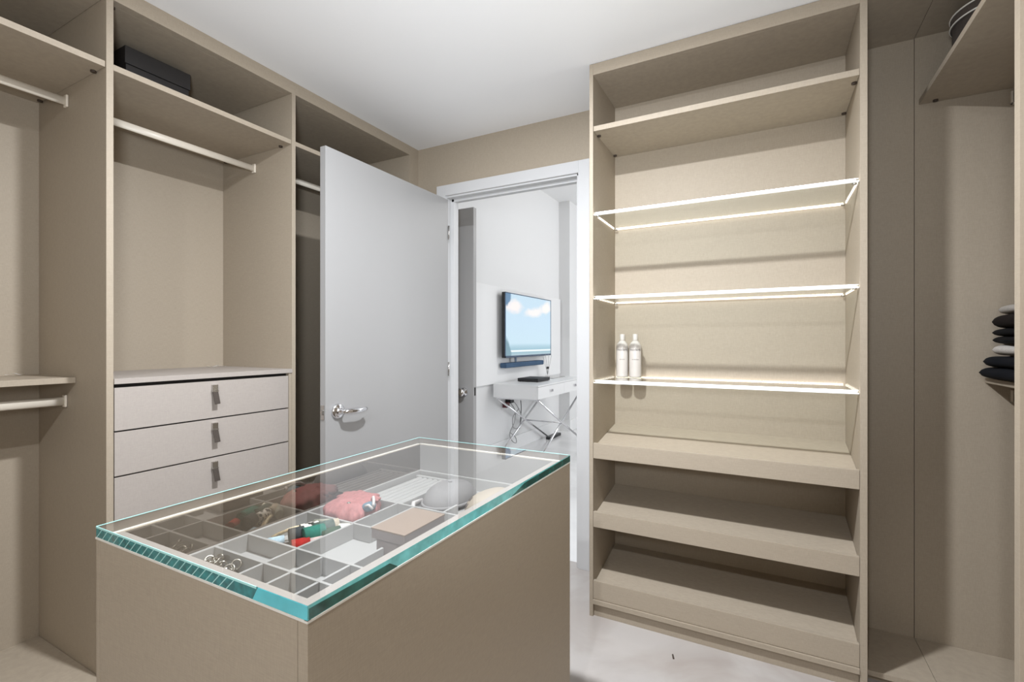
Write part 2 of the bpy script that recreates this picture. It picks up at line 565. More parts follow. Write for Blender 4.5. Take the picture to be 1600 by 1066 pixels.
# bay 2 (drawers)
w2 = thing('wardrobe', 'greige wardrobe bay with drawers under a worktop and one hanging rod', 'wardrobe', (-2.41, 1.25, 0), 'open wardrobe bays along the left wall')
obj('side_panel', bx(BX, FX, PA[0], PA[1], 0, FAS), 'laminate', w2)
obj('back_panel', bx(BX - 0.018, BX, PA[0], PB[0], 0, CZ - 0.005), 'laminate', w2)
tp = obj('top_panel', bx(BX, -2.1605, PA[1], PB[0], FAS, FAS + 0.02), 'laminate', w2)
fittings(tp, [(-2.17, PA[1] + 0.016, FAS)])
s = obj('shelf', bx(BX, FX - 0.006, PA[1] + 0.001, PB[0] - 0.001, SH - 0.022, SH), 'laminate', w2)
fittings(s, [(-2.195, PB[0] - 0.010, SH - 0.022), (-2.195, PA[1] + 0.010, SH - 0.022), (-2.66, PB[0] - 0.010, SH - 0.022)])
rod(w2, -2.42, 2.224, PA[1] + 0.001, PB[0] - 0.001)
obj('worktop', bx(BX, FX + 0.004, PA[1] + 0.001, PB[0] - 0.001, 1.143, 1.163), 'laminate_light', w2)
obj('drawer_carcass', bx(BX, FX - 0.001, 1.607, PB[0] - 0.001, 0.0, 1.143), 'laminate', w2)
obj('drawer_recess', bx(FX - 0.040, FX - 0.024, PA[1] + 0.003, 1.607, 0.05, 1.142, bev=0), 'gap', w2)
zt = [1.129, 0.9665, 0.799, 0.572, 0.345, 0.118]
for i in range(5):
    z1, z0 = zt[i] - 0.0025 if i else zt[i], zt[i + 1] + 0.0035
    dr = obj('drawer', bx(FX - 0.022, FX, PA[1] + 0.003, 1.603, z0, z1, bev=0.001), 'laminate_light', w2)
    yc = 1.2355
    zc = z1 - 0.040
    bm = boxes([(FX, FX + 0.012, yc - 0.012, yc + 0.012, zc - 0.001, zc + 0.0245)], 0.0012)
    box(bm, FX + 0.004, FX + 0.0145, yc - 0.013, yc + 0.013, zc - 0.006, zc - 0.001, 0.001)
    obj('pull_mount', bm, 'steel', dr)
    bm = bmesh.new()
    prism(bm, [(FX + 0.008, zc - 0.004), (FX + 0.013, zc - 0.004), (FX + 0.030, zc - 0.056), (FX + 0.026, zc - 0.058)], 1, yc - 0.0115, yc + 0.0115)
    bmesh.ops.bevel(bm, geom=bm.edges[:], offset=0.0008, segments=1, affect='EDGES')
    obj('leather_pull', bm, 'leather', dr)
obj('plinth', bx(FX - 0.04, FX - 0.02, PA[1] + 0.001, PB[0] - 0.001, 0, 0.116), 'laminate', w2)

# bay 3 (behind the door)
w3 = thing('wardrobe', 'greige wardrobe bay half hidden behind the open white door', 'wardrobe', (-2.41, 2.08, 0), 'open wardrobe bays along the left wall')
obj('side_panel', bx(BX, FX, PB[0], PB[1], 0, FAS), 'laminate', w3)
obj('side_panel', boxes([(BX, FX, 2.528, 2.55, 0, FAS), (FX - 0.02, FX, 2.55, YB - 0.001, 0, FAS)], 0.0008), 'laminate', w3)
obj('back_panel', bx(BX - 0.018, BX, PB[0], 2.55, 0, CZ - 0.005), 'laminate', w3)
obj('top_panel', bx(BX, -2.1605, PB[1], 2.528, FAS, FAS + 0.02), 'laminate', w3)
obj('shelf', bx(BX, FX - 0.006, PB[1] + 0.001, 2.527, SH - 0.022, SH), 'laminate', w3)
rod(w3, -2.42, 2.236, PB[1] + 0.001, 2.527)
obj('base_panel', bx(BX, FX, PB[1] + 0.001, 2.527, 0.044, 0.066), 'laminate', w3)

# ------------------------------------------------------------------ shoe cabinet with lit glass shelves
XL0, XL, XR, XR0 = -0.7455, -0.728, 0.3056, 0.3285
YP = 2.562
sc = thing('shoe_cabinet', 'tall greige shoe cabinet with lit glass shelves and slanted shoe shelves', 'cabinet', (-0.21, 2.40, 0))
obj('side_panel', bx(XL0, XL, CY, YB - 0.002, 0, CZ - 0.002), 'laminate', sc)
obj('side_panel', bx(XR, XR0, CY, YB - 0.002, 0, CZ - 0.002), 'laminate', sc)
obj('back_panel', bx(XL, XR, YP, YP + 0.018, 0, CZ - 0.004), 'laminate', sc)
obj('top_panel', bx(XL, XR, CY + 0.019, YP, 2.563, 2.583), 'laminate', sc)
obj('fascia', bx(XL, XR, CY + 0.001, CY + 0.019, 2.563, CZ - 0.002), 'laminate', sc)
s = obj('shelf', bx(XL + 0.001, XR - 0.001, CY + 0.006, YP, SH - 0.024, SH), 'laminate', sc)
fittings(s, [(XR - 0.010, 2.252, SH - 0.024), (XR - 0.010, 2.53, SH - 0.024), (XL + 0.010, 2.252, SH - 0.024), (XL + 0.010, 2.53, SH - 0.024)])
for k, gz in enumerate((1.908, 1.510, 1.112)):
    g = obj('glass_shelf', bx(XL + 0.004, XR - 0.004, CY + 0.016, YP - 0.012, gz - 0.005, gz + 0.005, bev=0), 'glass_shelf', sc)
    bm = boxes([(XL + 0.002, XR - 0.002, CY + 0.004, CY + 0.016, gz - 0.0085, gz - 0.004), (XL + 0.002, XR - 0.002, CY + 0.013, CY + 0.016, gz + 0.004, gz + 0.006)], 0.0005)
    obj('led_profile', bm, 'led_profile', g)
    obj('led_strip', bx(XL + 0.012, XR - 0.012, CY + 0.0035, CY + 0.0155, gz - 0.0038, gz + 0.0038, bev=0), 'led', g)
    obj('led_strip', bx(XL + 0.010, XR - 0.010, YP - 0.012, YP - 0.002, gz - 0.005, gz + 0.004, bev=0), 'led_warm', g)
    for xs in (XL + 0.0005, XR - 0.0045):
        obj('led_strip', bx(xs, xs + 0.004, CY + 0.05, YP - 0.03, gz - 0.005, gz + 0.003, bev=0), 'led_warm', g)
    for xs in (XL + 0.012, XR - 0.012):
        for ys in (CY + 0.036, YP - 0.022):
            bm = bmesh.new()
            lathe(bm, [(0, 0), (0.008, 0), (0.008, -0.005), (0.005, -0.007), (0, -0.007)], (xs, ys, gz - 0.005), 'Z', 14)
            obj('shelf_clip', bm, 'steel', g)
for zt_, zb_, zk in ((0.820, 0.748, 0.858), (0.496, 0.423, 0.530), (0.170, 0.0835, 0.208)):
    bm = bmesh.new()
    zf = zt_ - 0.020
    prism(bm, [(CY + 0.018, zf), (YP, zk), (YP, zk - 0.018), (CY + 0.018, zf - 0.018)], 0, XL + 0.001, XR - 0.001)
    ss = obj('shoe_shelf', bm, 'laminate', sc)
    obj('shelf_lip', bx(XL + 0.001, XR - 0.001, CY + 0.001, CY + 0.019, zb_, zt_, bev=0.0015), 'laminate', ss)
obj('bottom_panel', bx(XL + 0.001, XR - 0.001, CY - 0.006, YP, 0.061, 0.082), 'laminate', sc)
obj('plinth', bx(XL + 0.001, XR - 0.001, CY + 0.012, CY + 0.030, 0, 0.061), 'laminate', sc)

# ------------------------------------------------------------------ right wardrobe and the corner between
cf = thing('corner_unit', 'greige corner base and back between shoe cabinet and right wardrobe', 'cabinet', (0.44, 2.45, 0))
obj('back_panel', bx(XR0 + 0.001, RX - 0.0015, YB - 0.018, YB - 0.001, 0, CZ - 0.003), 'laminate', cf)
obj('base_panel', bx(XR0 + 0.001, RX - 0.0015, 2.262, YB - 0.018, 0.024, 0.045), 'laminate', cf)
obj('plinth', bx(XR0 + 0.001, RX - 0.0015, 2.285, 2.30, 0, 0.024), 'laminate', cf)
obj('top_panel', bx(XR0 + 0.001, RX - 0.0015, 2.195, YB - 0.018, 2.585, CZ - 0.003), 'laminate', cf)

w4 = thing('wardrobe', 'greige wardrobe bay at the right edge with folded clothes on its low shelf', 'wardrobe', (0.85, 2.15, 0))
RY0, RY1 = 1.640, 1.668
obj('side_panel', bx(RX, 1.135, RY0, RY1, 0, CZ - 0.003), 'laminate', w4)
obj('side_panel', bx(RX, 1.135, YB - 0.020, YB - 0.001, 0, CZ - 0.003), 'laminate', w4)
obj('back_panel', bx(1.135, 1.155, RY0, YB - 0.001, 0, CZ - 0.003), 'laminate', w4)
obj('top_panel', bx(RX, 1.135, RY1, YB - 0.020, 2.585, CZ - 0.003), 'laminate', w4)
s = obj('shelf', bx(RX + 0.014, 1.135, RY1 + 0.001, YB - 0.021, SH - 0.022, SH), 'laminate', w4)
fittings(s, [(0.615, 2.575, SH - 0.022)])
obj('shelf', bx(0.774, 1.135, RY1 + 0.001, YB - 0.021, 1.135, 1.155), 'laminate', w4)
for rz in (2.262, 1.085):
    bm = bmesh.new()
    tube(bm, [(0.868, RY1 + 0.001, rz), (0.868, YB - 0.021, rz)], 0.008, 16, ry=0.016)
    r = obj('hanging_rod', bm, 'rod', w4)
    for y in (RY1 + 0.001, YB - 0.031):
        obj('rod_bracket', boxes([(0.848, 0.854, y, y + 0.010, rz - 0.028, rz + 0.024), (0.848, 0.890, y, y + 0.010, rz - 0.028, rz - 0.021), (0.884, 0.890, y, y + 0.010, rz - 0.028, rz + 0.024)], 0.001), 'rod', r)
obj('base_panel', bx(RX, 1.135, RY1 + 0.001, YB - 0.021, 0.024, 0.045), 'laminate', w4)
obj('plinth', bx(RX + 0.03, RX + 0.045, RY1 + 0.001, YB - 0.021, 0, 0.024), 'laminate', w4)


# folded clothes on the low shelf
def folded(x0, x1, y0, y1, z0, h, layers, seed, wob=0.006):
    """a folded garment: stacked slabs joined at a rounded fold on the -X side"""
    bm = bmesh.new()
    rnd = random.Random(seed)
    lh = h / layers
    for l in range(layers):
        za = z0 + l * lh
        dx = rnd.uniform(-0.010, 0.008)
        NX, NY = 36, 44
        top, bot = [], []
        for i in range(NX + 1):
            rt, rb = [], []
            u = i / NX
            for j in range(NY + 1):
                v = j / NY
                q_ = lambda t: math.sqrt(max(0, 1 - (1 - min(t, 1)) ** 2))
                e = q_(u * 7) * q_((1 - u) * 9) * q_(v * 22) * q_((1 - v) * 22)
                x = x0 + dx + (x1 - x0) * u
                y = y0 + (y1 - y0) * v
                w = mnoise.noise(Vector((x * 9, y * 9, seed + l))) * wob
                x += mnoise.noise(Vector((y * 7, seed * 3.1, l))) * 0.012 * (1 - u)
                zc = za + lh / 2
                rt.append(bm.verts.new((x, y, zc + (lh / 2) * e + w * e)))
                rb.append(bm.verts.new((x, y, zc - (lh / 2) * e * 0.98)))
            top.append(rt); bot.append(rb)
        for i in range(NX):
            for j in range(NY):
                bm.faces.new((top[i][j], top[i + 1][j], top[i + 1][j + 1], top[i][j + 1])).smooth = True
                bm.faces.new((bot[i][j], bot[i][j + 1], bot[i + 1][j + 1], bot[i + 1][j])).smooth = True
        bmesh.ops.remove_doubles(bm, verts=bm.verts[:], dist=1e-5)
    bmesh.ops.recalc_face_normals(bm, faces=bm.faces[:])
    return bm


SZ = 1.1555
pile = [
    ('folded_sweater', (0.752, 1.06, 2.20, 2.57), 0.088, 2, srgb(13, 16, 22), 'folded navy black sweater at the bottom of the pile', 1),
    ('folded_shirt', (0.776, 1.05, 2.22, 2.56), 0.042, 1, srgb(196, 190, 182), 'folded white and grey shirt in the middle of the pile', 2),
    ('folded_trousers', (0.780, 1.06, 2.21, 2.56), 0.058, 2, srgb(17, 17, 18), 'folded black trousers above the white shirt', 3),
    ('folded_sweater', (0.782, 1.05, 2.22, 2.56), 0.050, 1, srgb(26, 20, 18), 'folded dark brown sweater second from the top of the pile', 4),
    ('folded_scarf', (0.800, 1.05, 2.24, 2.57), 0.036, 1, srgb(176, 170, 162), 'folded pale grey scarf on top of the pile', 5),
]
z = SZ
for nm, (a, b, c, d), h, n, colr, lab, sd in pile:
    o = solo(nm, folded(a, b, c, d, z, h, n, sd), cloth_mat(nm + '_cloth', colr), lab, 'clothes', (0.9, 2.38, z), 'folded clothes on the right shelf')
    z += h + 0.003

# round hat box on the right upper shelf
hb = thing('hat_box', 'round dark hat box with cream trim on the right upper shelf', 'box', (0.745, 2.36, SH + 0.001))
bm = bmesh.new()
lathe(bm, [(0, 0), (0.128, 0), (0.130, 0.004), (0.130, 0.150), (0, 0.150)], (0.745, 2.36, SH + 0.001), 'Z', 48)
obj('body', bm, 'hat_dark', hb)
bm = bmesh.new()
lathe(bm, [(0, 0), (0.135, 0), (0.135, 0.034), (0.13, 0.038), (0, 0.040)], (0.745, 2.36, SH + 0.151), 'Z', 48)
l_ = obj('lid', bm, 'hat_dark', hb)
for zz in (SH + 0.154, SH + 0.186):
    bm = bmesh.new()
    ring = [(0.745 + 0.136 * math.cos(a * 2 * PI / 48), 2.36 + 0.136 * math.sin(a * 2 * PI / 48), zz) for a in range(49)]
    tube(bm, ring, 0.0028, 8, cap=False)
    obj('piping', bm, 'cream_edge', l_, 'cream piping')

# ------------------------------------------------------------------ display island
IX0, IX1, IY0, IY1, IZ = -1.219, -0.583, 0.472, 1.512, 0.898
isl = thing('display_island', 'greige display island with a clear glass top over jewellery trays', 'cabinet', (-0.90, 0.99, 0))
obj('side_panel', bx(IX1 - 0.021, IX1, IY0, IY1, 0, IZ), 'laminate', isl)
obj('side_panel', bx(IX0, IX0 + 0.014, IY0, IY1, 0, IZ - 0.001), 'laminate', isl)
obj('front_panel', bx(IX0 + 0.014, IX1 - 0.0225, IY0 + 0.0005, IY0 + 0.022, 0, IZ), 'laminate', isl)
obj('rear_panel', bx(IX0 + 0.014, IX1 - 0.0215, IY1 - 0.014, IY1, 0, IZ - 0.001), 'laminate', isl)
obj('top_rim', boxes([(IX0 + 0.014, IX1 - 0.0215, IY0 + 0.022, IY0 + 0.042, IZ - 0.03, IZ), (IX1 - 0.053, IX1 - 0.0215, IY0 + 0.042, IY1 - 0.014, IZ - 0.03, IZ)], 0), 'rim', isl)
# inner lining of the display well: smoked mirror on the far sides, white elsewhere
obj('mirror_lining', bx(IX0 + 0.0142, IX0 + 0.018, IY0 + 0.022, IY1 - 0.014, 0.74, IZ - 0.0015, bev=0), 'smoke', isl)
obj('rear_lining', bx(IX0 + 0.018, IX1 - 0.0215, IY1 - 0.018, IY1 - 0.0142, 0.74, IZ - 0.0015, bev=0), 'rear', isl)
obj('edge_glint', boxes([(IX0 - 0.001, IX1 + 0.001, IY0 - 0.0012, IY0 + 0.006, IZ - 0.0035, IZ + 0.0002), (IX1 - 0.006, IX1 + 0.0012, IY0 - 0.001, IY1, IZ - 0.0035, IZ + 0.0002),
                        (IX0 - 0.0012, IX0 + 0.009, IY0, IY1, IZ - 0.0022, IZ + 0.0002), (IX0, IX1, IY1 - 0.009, IY1 + 0.0012, IZ - 0.0022, IZ + 0.0002)], 0), 'cream_edge', isl)  # cream strips stand for light caught along the glass's lower edge
# glass top: clear faces, teal cut edges, far edges painted as the dark interior they reflect
GZ0, GZ1 = IZ + 0.0003, 0.9203
bm = bmesh.new()
box(bm, IX0, IX1, IY0, IY1, GZ0, GZ1)
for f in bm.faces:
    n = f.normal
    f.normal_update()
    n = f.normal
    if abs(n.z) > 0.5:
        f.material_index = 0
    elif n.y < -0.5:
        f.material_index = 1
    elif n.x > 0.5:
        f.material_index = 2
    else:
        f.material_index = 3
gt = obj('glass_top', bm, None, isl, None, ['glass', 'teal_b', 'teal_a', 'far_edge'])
obj('edge_arris', boxes([(IX0 - 0.0004, IX0 + 0.0012, IY0, IY1, GZ1 - 0.0012, GZ1 + 0.0003), (IX0, IX1, IY1 - 0.0012, IY1 + 0.0004, GZ1 - 0.0012, GZ1 + 0.0003)], 0), 'teal_c', gt)
# pale streaks painting reflections on the short cut edge, two-tone patches along the long one
for i in range(22):
    xx = IX0 + 0.004 + i * 0.0228 * (1 - 0.004 * i)
    bm = bmesh.new()
    a, b = xx, xx + 0.020
    prism(bm, [(a, GZ0 + 0.001), (a + 0.0022, GZ0 + 0.001), (b + 0.0022, GZ1 - 0.003), (b, GZ1 - 0.003)], 1, IY0 - 0.0007, IY0 + 0.0005)
    obj('edge_streak', bm, 'teal_c', gt)
obj('edge_bevel', boxes([(IX0, IX0 + 0.52, IY0 - 0.0006, IY0 + 0.0004, GZ1 - 0.0035, GZ1 + 0.0002)], 0), 'teal_c', gt)
bm = bmesh.new()
prism(bm, [(IX1 - 0.125, GZ0 + 0.0005), (IX1 + 0.0002, GZ0 + 0.0005), (IX1 + 0.0002, GZ1 - 0.0005), (IX1 - 0.112, GZ1 - 0.0005)], 1, IY0 - 0.0005, IY0 + 0.0004)
obj('edge_streak', bm, noisy(mat('glass_edge_bright_teal', srgb(88, 196, 208), 0.06, spec=0.7, coat=0.5), 20, 0.12), gt)
bm = bmesh.new()
prism(bm, [(IY0 + 0.002, GZ0 + 0.001), (IY0 + 0.19, GZ0 + 0.001), (IY0 + 0.17, GZ0 + 0.014), (IY0 + 0.002, GZ0 + 0.017)], 0, IX1 - 0.0004, IX1 + 0.0006)
obj('edge_streak', bm, 'teal_d', gt)
bm = bmesh.new()
prism(bm, [(IY0 + 0.62, GZ0 + 0.001), (IY1, GZ0 + 0.001), (IY1, GZ1 - 0.002), (IY0 + 0.70, GZ1 - 0.004)], 0, IX1 - 0.0004, IX1 + 0.0006)
obj('edge_streak', bm, 'teal_d', gt)

# jewellery tray
TZ, TF = 0.800, 0.757
WX0, WX1, WY0, WY1 = IX0 + 0.019, IX1 - 0.024, IY0 + 0.023, IY1 - 0.019
tr = thing('jewellery_tray', 'white divided jewellery tray set inside the glass topped island', 'tray', (-0.90, 0.99, 0.74))
obj('tray_floor', bx(WX0, WX1, WY0, WY1, 0.745, TF, bev=0), 'tray', tr)
obj('tray_border', boxes([(WX0, WX0 + 0.010, WY0, WY1, TF, TZ), (WX1 - 0.010, WX1, WY0, WY1, TF, TZ),
                          (WX0 + 0.01, WX1 - 0.01, WY0, WY0 + 0.01, TF, TZ), (WX0 + 0.01, WX1 - 0.01, WY1 - 0.012, WY1, TF, TZ)], 0.001), 'tray', tr)
DW = 0.0036


def div_x(y, x0, x1):
    obj('divider', bx(x0, x1, y - DW, y + DW, TF, TZ, bev=0.0012), 'tray', tr)


def div_y(x, y0, y1):
    obj('divider', bx(x - DW, x + DW, y0, y1, TF, TZ - 0.0006, bev=0.0012), 'tray', tr)


xa, xb = WX0 + 0.010, WX1 - 0.010
div_x(0.698, xa, xb)
div_x(0.784, xa, xb)
div_x(0.966, xa, -0.943)
div_x(1.150, xa, xb)
for x in (-1.007, -0.915, -0.827, -0.735):
    div_y(x, WY0 + 0.01, 0.698 - DW)
    div_y(x, 0.698 + DW, 0.784 - DW)
div_y(-1.008, 0.784 + DW, 0.966 - DW)
div_y(-0.826, 0.784 + DW, 0.885)
div_y(-1.013, 0.966 + DW, 1.150 - DW)
div_y(-0.946, 0.966 + DW, 1.150 - DW)
div_y(-0.841, 1.150 + DW, 1.225)
# ribbed ring rest in the far left compartment
bm = bmesh.new()
prof = []
NR = 6
x0, x1 = xa + 0.012, -1.035
for i in range(NR):
    a = x0 + (x1 - x0) * i / NR
    w = (x1 - x0) / NR
    for k in range(7):
        th = PI * k / 6
        prof.append((a + w * (0.5 - 0.46 * math.cos(th)), 0.778 + 0.008 * math.sin(th)))
poly = [(x0, TF + 0.001)] + prof + [(x1, TF + 0.001)]
prism(bm, poly, 1, 1.16, 1.452)
obj('ring_rest', bm, 'tray', tr)
obj('ring_rest_rim', boxes([(xa + 0.001, x1 + 0.012, 1.453, 1.468, TF, 0.788), (x1 + 0.001, x1 + 0.010, 1.16, 1.452, TF, 0.786)], 0.002), 'tray', tr)

# ---- things lying in the tray
# taupe box
tb = thing('gift_box', 'taupe card box with overhanging lid in the jewellery tray', 'box', (-0.83, 0.975, TF))
obj('body', bx(-0.872, -0.780, 0.912, 1.058, TF + 0.001, 0.812, bev=0.001), 'taupe_side', tb)
bm = bx(-0.880, -0.773, 0.903, 1.066, 0.806, 0.8285, bev=0.001)
lid = obj('lid', bm, 'taupe_side', tb)
obj('lid_top', bx(-0.881, -0.772, 0.902, 1.067, 0.8285, 0.8325, bev=0.001), 'taupe', lid)


# rolled straps
def roll(c, ang, r, L, turns=2.75, th=0.0022, tilt=0.0, seed=0):
    bm = bmesh.new()
    n = int(14 * turns)
    dirv = Vector((math.cos(ang), math.sin(ang), tilt)).normalized()
    side = Vector((-math.sin(ang), math.cos(ang), 0))
    up = dirv.cross(side) * -1
    up = Vector((0, 0, 1)) if up.length < 0.1 else up.normalized()
    if up.z < 0:
        up = -up
    C0 = Vector(c)
    rings = []
    for i in range(n + 1):
        a = 2 * PI * turns * i / n
        rr = r * (0.38 + 0.62 * i / n)
        o = [C0 + side * (q * math.cos(a)) + up * (q * math.sin(a)) for q in (rr - th, rr)]
        rings.append([bm.verts.new(o[0] - dirv * L / 2), bm.verts.new(o[1] - dirv * L / 2), bm.verts.new(o[1] + dirv * L / 2), bm.verts.new(o[0] + dirv * L / 2)])
    for A, B in zip(rings, rings[1:]):
        for k in range(4):
            f = bm.faces.new((A[k], A[(k + 1) % 4], B[(k + 1) % 4], B[k]))
            f.smooth = k in (1, 3)
    bm.faces.new(rings[0][::-1]); bm.faces.new(rings[-1])
    # soft core so that the roll reads as solid
    n2 = 12
    A = [bm.verts.new(C0 - dirv * L * 0.47 + (side * math.cos(2 * PI * k / n2) + up * math.sin(2 * PI * k / n2)) * r * 0.6) for k in range(n2)]
    B = [bm.verts.new(C0 + dirv * L * 0.47 + (side * math.cos(2 * PI * k / n2) + up * math.sin(2 * PI * k / n2)) * r * 0.6) for k in range(n2)]
    for k in range(n2):
        bm.faces.new((A[k], A[(k + 1) % n2], B[(k + 1) % n2], B[k]))
    bm.faces.new(A[::-1]); bm.faces.new(B)
    bmesh.ops.recalc_face_normals(bm, faces=bm.faces[:])
    return bm


def spots(name):
    m = mat(name, srgb(232, 226, 214), 0.7)
    nt = m.node_tree
    v = nt.nodes.new('ShaderNodeTexVoronoi')
    v.inputs['Scale'].default_value = 85
    r = nt.nodes.new('ShaderNodeValToRGB')
    r.color_ramp.interpolation = 'CONSTANT'
    r.color_ramp.elements[0].color = srgb(24, 22, 22)
    r.color_ramp.elements[1].position = 0.42
    r.color_ramp.elements[1].color = srgb(236, 230, 218)
    tc = nt.nodes.new('ShaderNodeTexCoord')
    nt.links.new(tc.outputs['Object'], v.inputs['Vector'])
    nt.links.new(v.outputs['Distance'], r.inputs['Fac'])
    nt.links.new(r.outputs['Color'], nt.nodes['Principled BSDF'].inputs['Base Color'])
    return m


A0 = math.radians(66)
rz = TF + 0.019
rolls = [
    ((-1.103, 0.858), 0.019, 0.034, 0.010, srgb(70, 74, 76), 'rolled slate grey headband in the white tray'),
    ((-1.062, 0.838), 0.017, 0.040, -0.003, srgb(178, 44, 40), 'rolled red headband at the front of the tray compartment'),
    ((-1.063, 0.880), 0.021, 0.050, 0.010, srgb(52, 128, 112), 'rolled teal headband in the white tray'),
    ((-1.040, 0.872), 0.015, 0.040, -0.003, srgb(216, 190, 184), 'rolled pale pink headband between teal and green ones'),
    ((-1.072, 0.918), 0.019, 0.050, 0.012, srgb(88, 104, 96), 'rolled grey green headband behind the teal one'),
    ((-1.036, 0.912), 0.019, 0.046, 0.003, srgb(46, 76, 52), 'rolled dark green headband with open end'),
    ((-1.078, 0.947), 0.017, 0.042, 0.010, srgb(206, 192, 170), 'rolled beige headband near the back of the compartment'),
    ((-1.040, 0.943), 0.016, 0.040, 0.003, srgb(214, 216, 214), 'rolled silvery white headband beside the divider'),
    ((-1.150, 0.832), 0.012, 0.036, -0.004, srgb(186, 210, 222), 'rolled light blue headband in the left corner'),
    ((-1.090, 0.828), 0.012, 0.030, -0.005, srgb(40, 36, 36), 'rolled black headband under the slate grey one'),
]
for (x, y), r, L, dz, colr, lab in rolls:
    r, L = r * 1.1, L * 1.08
    cz = TF + r + 0.001 + max(dz, 0)
    solo('rolled_headband', roll((x, y, cz), A0 + random.uniform(-0.15, 0.15), r, L), cloth_mat('headband_cloth', tuple(c * 0.78 for c in colr[:3]) + (1,), 0.15), lab, 'headband', (x, y, cz), 'rolled headbands in the tray')
solo('rolled_headband', roll((-1.102, 0.898, TF + 0.034), A0, 0.018, 0.046), spots('spotted_cloth'), 'rolled white headband with black spots', 'headband', (-1.102, 0.898, TF + 0.034), 'rolled headbands in the tray')
solo('rolled_headband', roll((-1.105, 0.949, TF + 0.030), A0 - 0.6, 0.014, 0.052), cloth_mat('headband_cloth', srgb(138, 138, 126)), 'rolled olive grey headband at the very back', 'headband', (-1.105, 0.949, TF + 0.030), 'rolled headbands in the tray')
solo('rolled_headband', roll((-1.030, 0.957, TF + 0.030), A0 - 0.6, 0.012, 0.034), cloth_mat('headband_cloth', srgb(224, 218, 200)), 'rolled cream headband in the back right corner', 'headband', (-1.030, 0.957, TF + 0.030), 'rolled headbands in the tray')
for k, (p0, p1, p2) in enumerate([((-1.172, 0.835, 0.775), (-1.150, 0.872, 0.796), (-1.118, 0.905, 0.782)), ((-1.166, 0.852, 0.778), (-1.140, 0.892, 0.801), (-1.108, 0.922, 0.784))]):
    bm = bmesh.new()
    pts = []
    for i in range(13):
        q = i / 12
        a, b, c = Vector(p0), Vector(p1), Vector(p2)
        pts.append(a * (1 - q) ** 2 + b * 2 * q * (1 - q) + c * q * q)
    tube(bm, pts, 0.0042, 8)
    solo('hair_tie', bm, cloth_mat('hair_tie_cloth', (srgb(150, 132, 104), srgb(205, 190, 160))[k], 0.3),
         ('brown twisted hair tie along the tray side', 'cream twisted hair tie next to the brown one')[k], 'hair tie', (-1.15, 0.87, 0.775), 'hair ties in the tray')


# pink quilted pouch
def blob_mesh(c, rx, ry, rz, seed, amp, freq, nu=64, nv=32, scallop=0.0, exps=0.75):
    bm = bmesh.new()
    rows = []
    for j in range(nv + 1):
        ph = -PI / 2 + PI * j / nv
        row = []
        for i in range(nu):
            th = 2 * PI * i / nu
            cp, sp = math.cos(ph), math.sin(ph)
            sg = lambda v, e: math.copysign(abs(v) ** e, v)
            s_ = 1 + scallop * math.sin(13 * th) * abs(cp)
            x = rx * sg(cp, exps) * sg(math.cos(th), 0.8) * s_
            y = ry * sg(cp, exps) * sg(math.sin(th), 0.8) * s_
            z = rz * sg(sp, 0.9)
            p = Vector((x, y, z))
            d = mnoise.noise(p * freq + Vector((seed, 0, 0))) * amp
            row.append(bm.verts.new(Vector(c) + p + p.normalized() * d))
        rows.append(row)
    for A, B in zip(rows, rows[1:]):
        for i in range(nu):
            bm.faces.new((A[i], A[(i + 1) % nu], B[(i + 1) % nu], B[i])).smooth = True
    bmesh.ops.remove_doubles(bm, verts=bm.verts[:], dist=1e-5)
    bmesh.ops.recalc_face_normals(bm, faces=bm.faces[:])
    return bm


pk = thing('quilted_pouch', 'dusty pink quilted pouch with scalloped edge in the tray', 'pouch', (-1.106, 1.055, TF))
obj('body', blob_mesh((-1.106, 1.055, 0.795), 0.078, 0.074, 0.034, 3.0, 0.008, 38, scallop=0.045), 'pink', pk)
obj('puffed_rim', blob_mesh((-1.112, 1.085, 0.818), 0.066, 0.046, 0.013, 9.0, 0.007, 55, scallop=0.09), 'pink', pk)
bm = bmesh.new()
lathe(bm, [(0, 0), (0.0055, 0), (0.0055, 0.0018), (0.003, 0.003), (0, 0.003)], (-1.083, 1.020, 0.8265), 'Z', 16)
obj('snap_button', bm, 'silver', pk)
sm = thing('sleep_mask', 'small blue grey satin case with white ties beside the pink pouch', 'case', (-1.03, 1.055, TF))
obj('body', blob_mesh((-1.036, 1.052, 0.815), 0.017, 0.022, 0.012, 5, 0.003, 60, 24, 14), 'bluegrey', sm)
bm = bmesh.new()
tube(bm, [(-1.052, 1.083, 0.826), (-1.040, 1.075, 0.835), (-1.024, 1.060, 0.832), (-1.012, 1.046, 0.822)], 0.0045, 8)
tube(bm, [(-1.030, 1.032, 0.822), (-1.020, 1.035, 0.826), (-1.008, 1.040, 0.815)], 0.004, 8)
obj('tie', bm, 'whitecloth', sm)

# grey cap
cp = thing('baseball_cap', 'pale grey cotton cap lying in the far tray compartment', 'cap', (-0.945, 1.31, TF))


def dome(c, rx, ry, h, n=48, m=10, rim=0.0):
    bm = bmesh.new()
    rows = []
    for j in range(m + 1):
        a = PI / 2 * j / m
        rows.append([bm.verts.new((c[0] + rx * math.cos(a) ** 0.7 * math.cos(2 * PI * i / n), c[1] + ry * math.cos(a) ** 0.7 * math.sin(2 * PI * i / n), c[2] + h * math.sin(a)))
                     for i in range(n)] if j < m else [bm.verts.new((c[0], c[1], c[2] + h))])
    for A, B in zip(rows, rows[1:]):
        for i in range(n):
            if len(B) > 1:
                bm.faces.new((A[i], A[(i + 1) % n], B[(i + 1) % n], B[i])).smooth = True
            else:
                bm.faces.new((A[i], A[(i + 1) % n], B[0])).smooth = True
    bm.faces.new(rows[0][::-1])
    bmesh.ops.recalc_face_normals(bm, faces=bm.faces[:])
    return bm


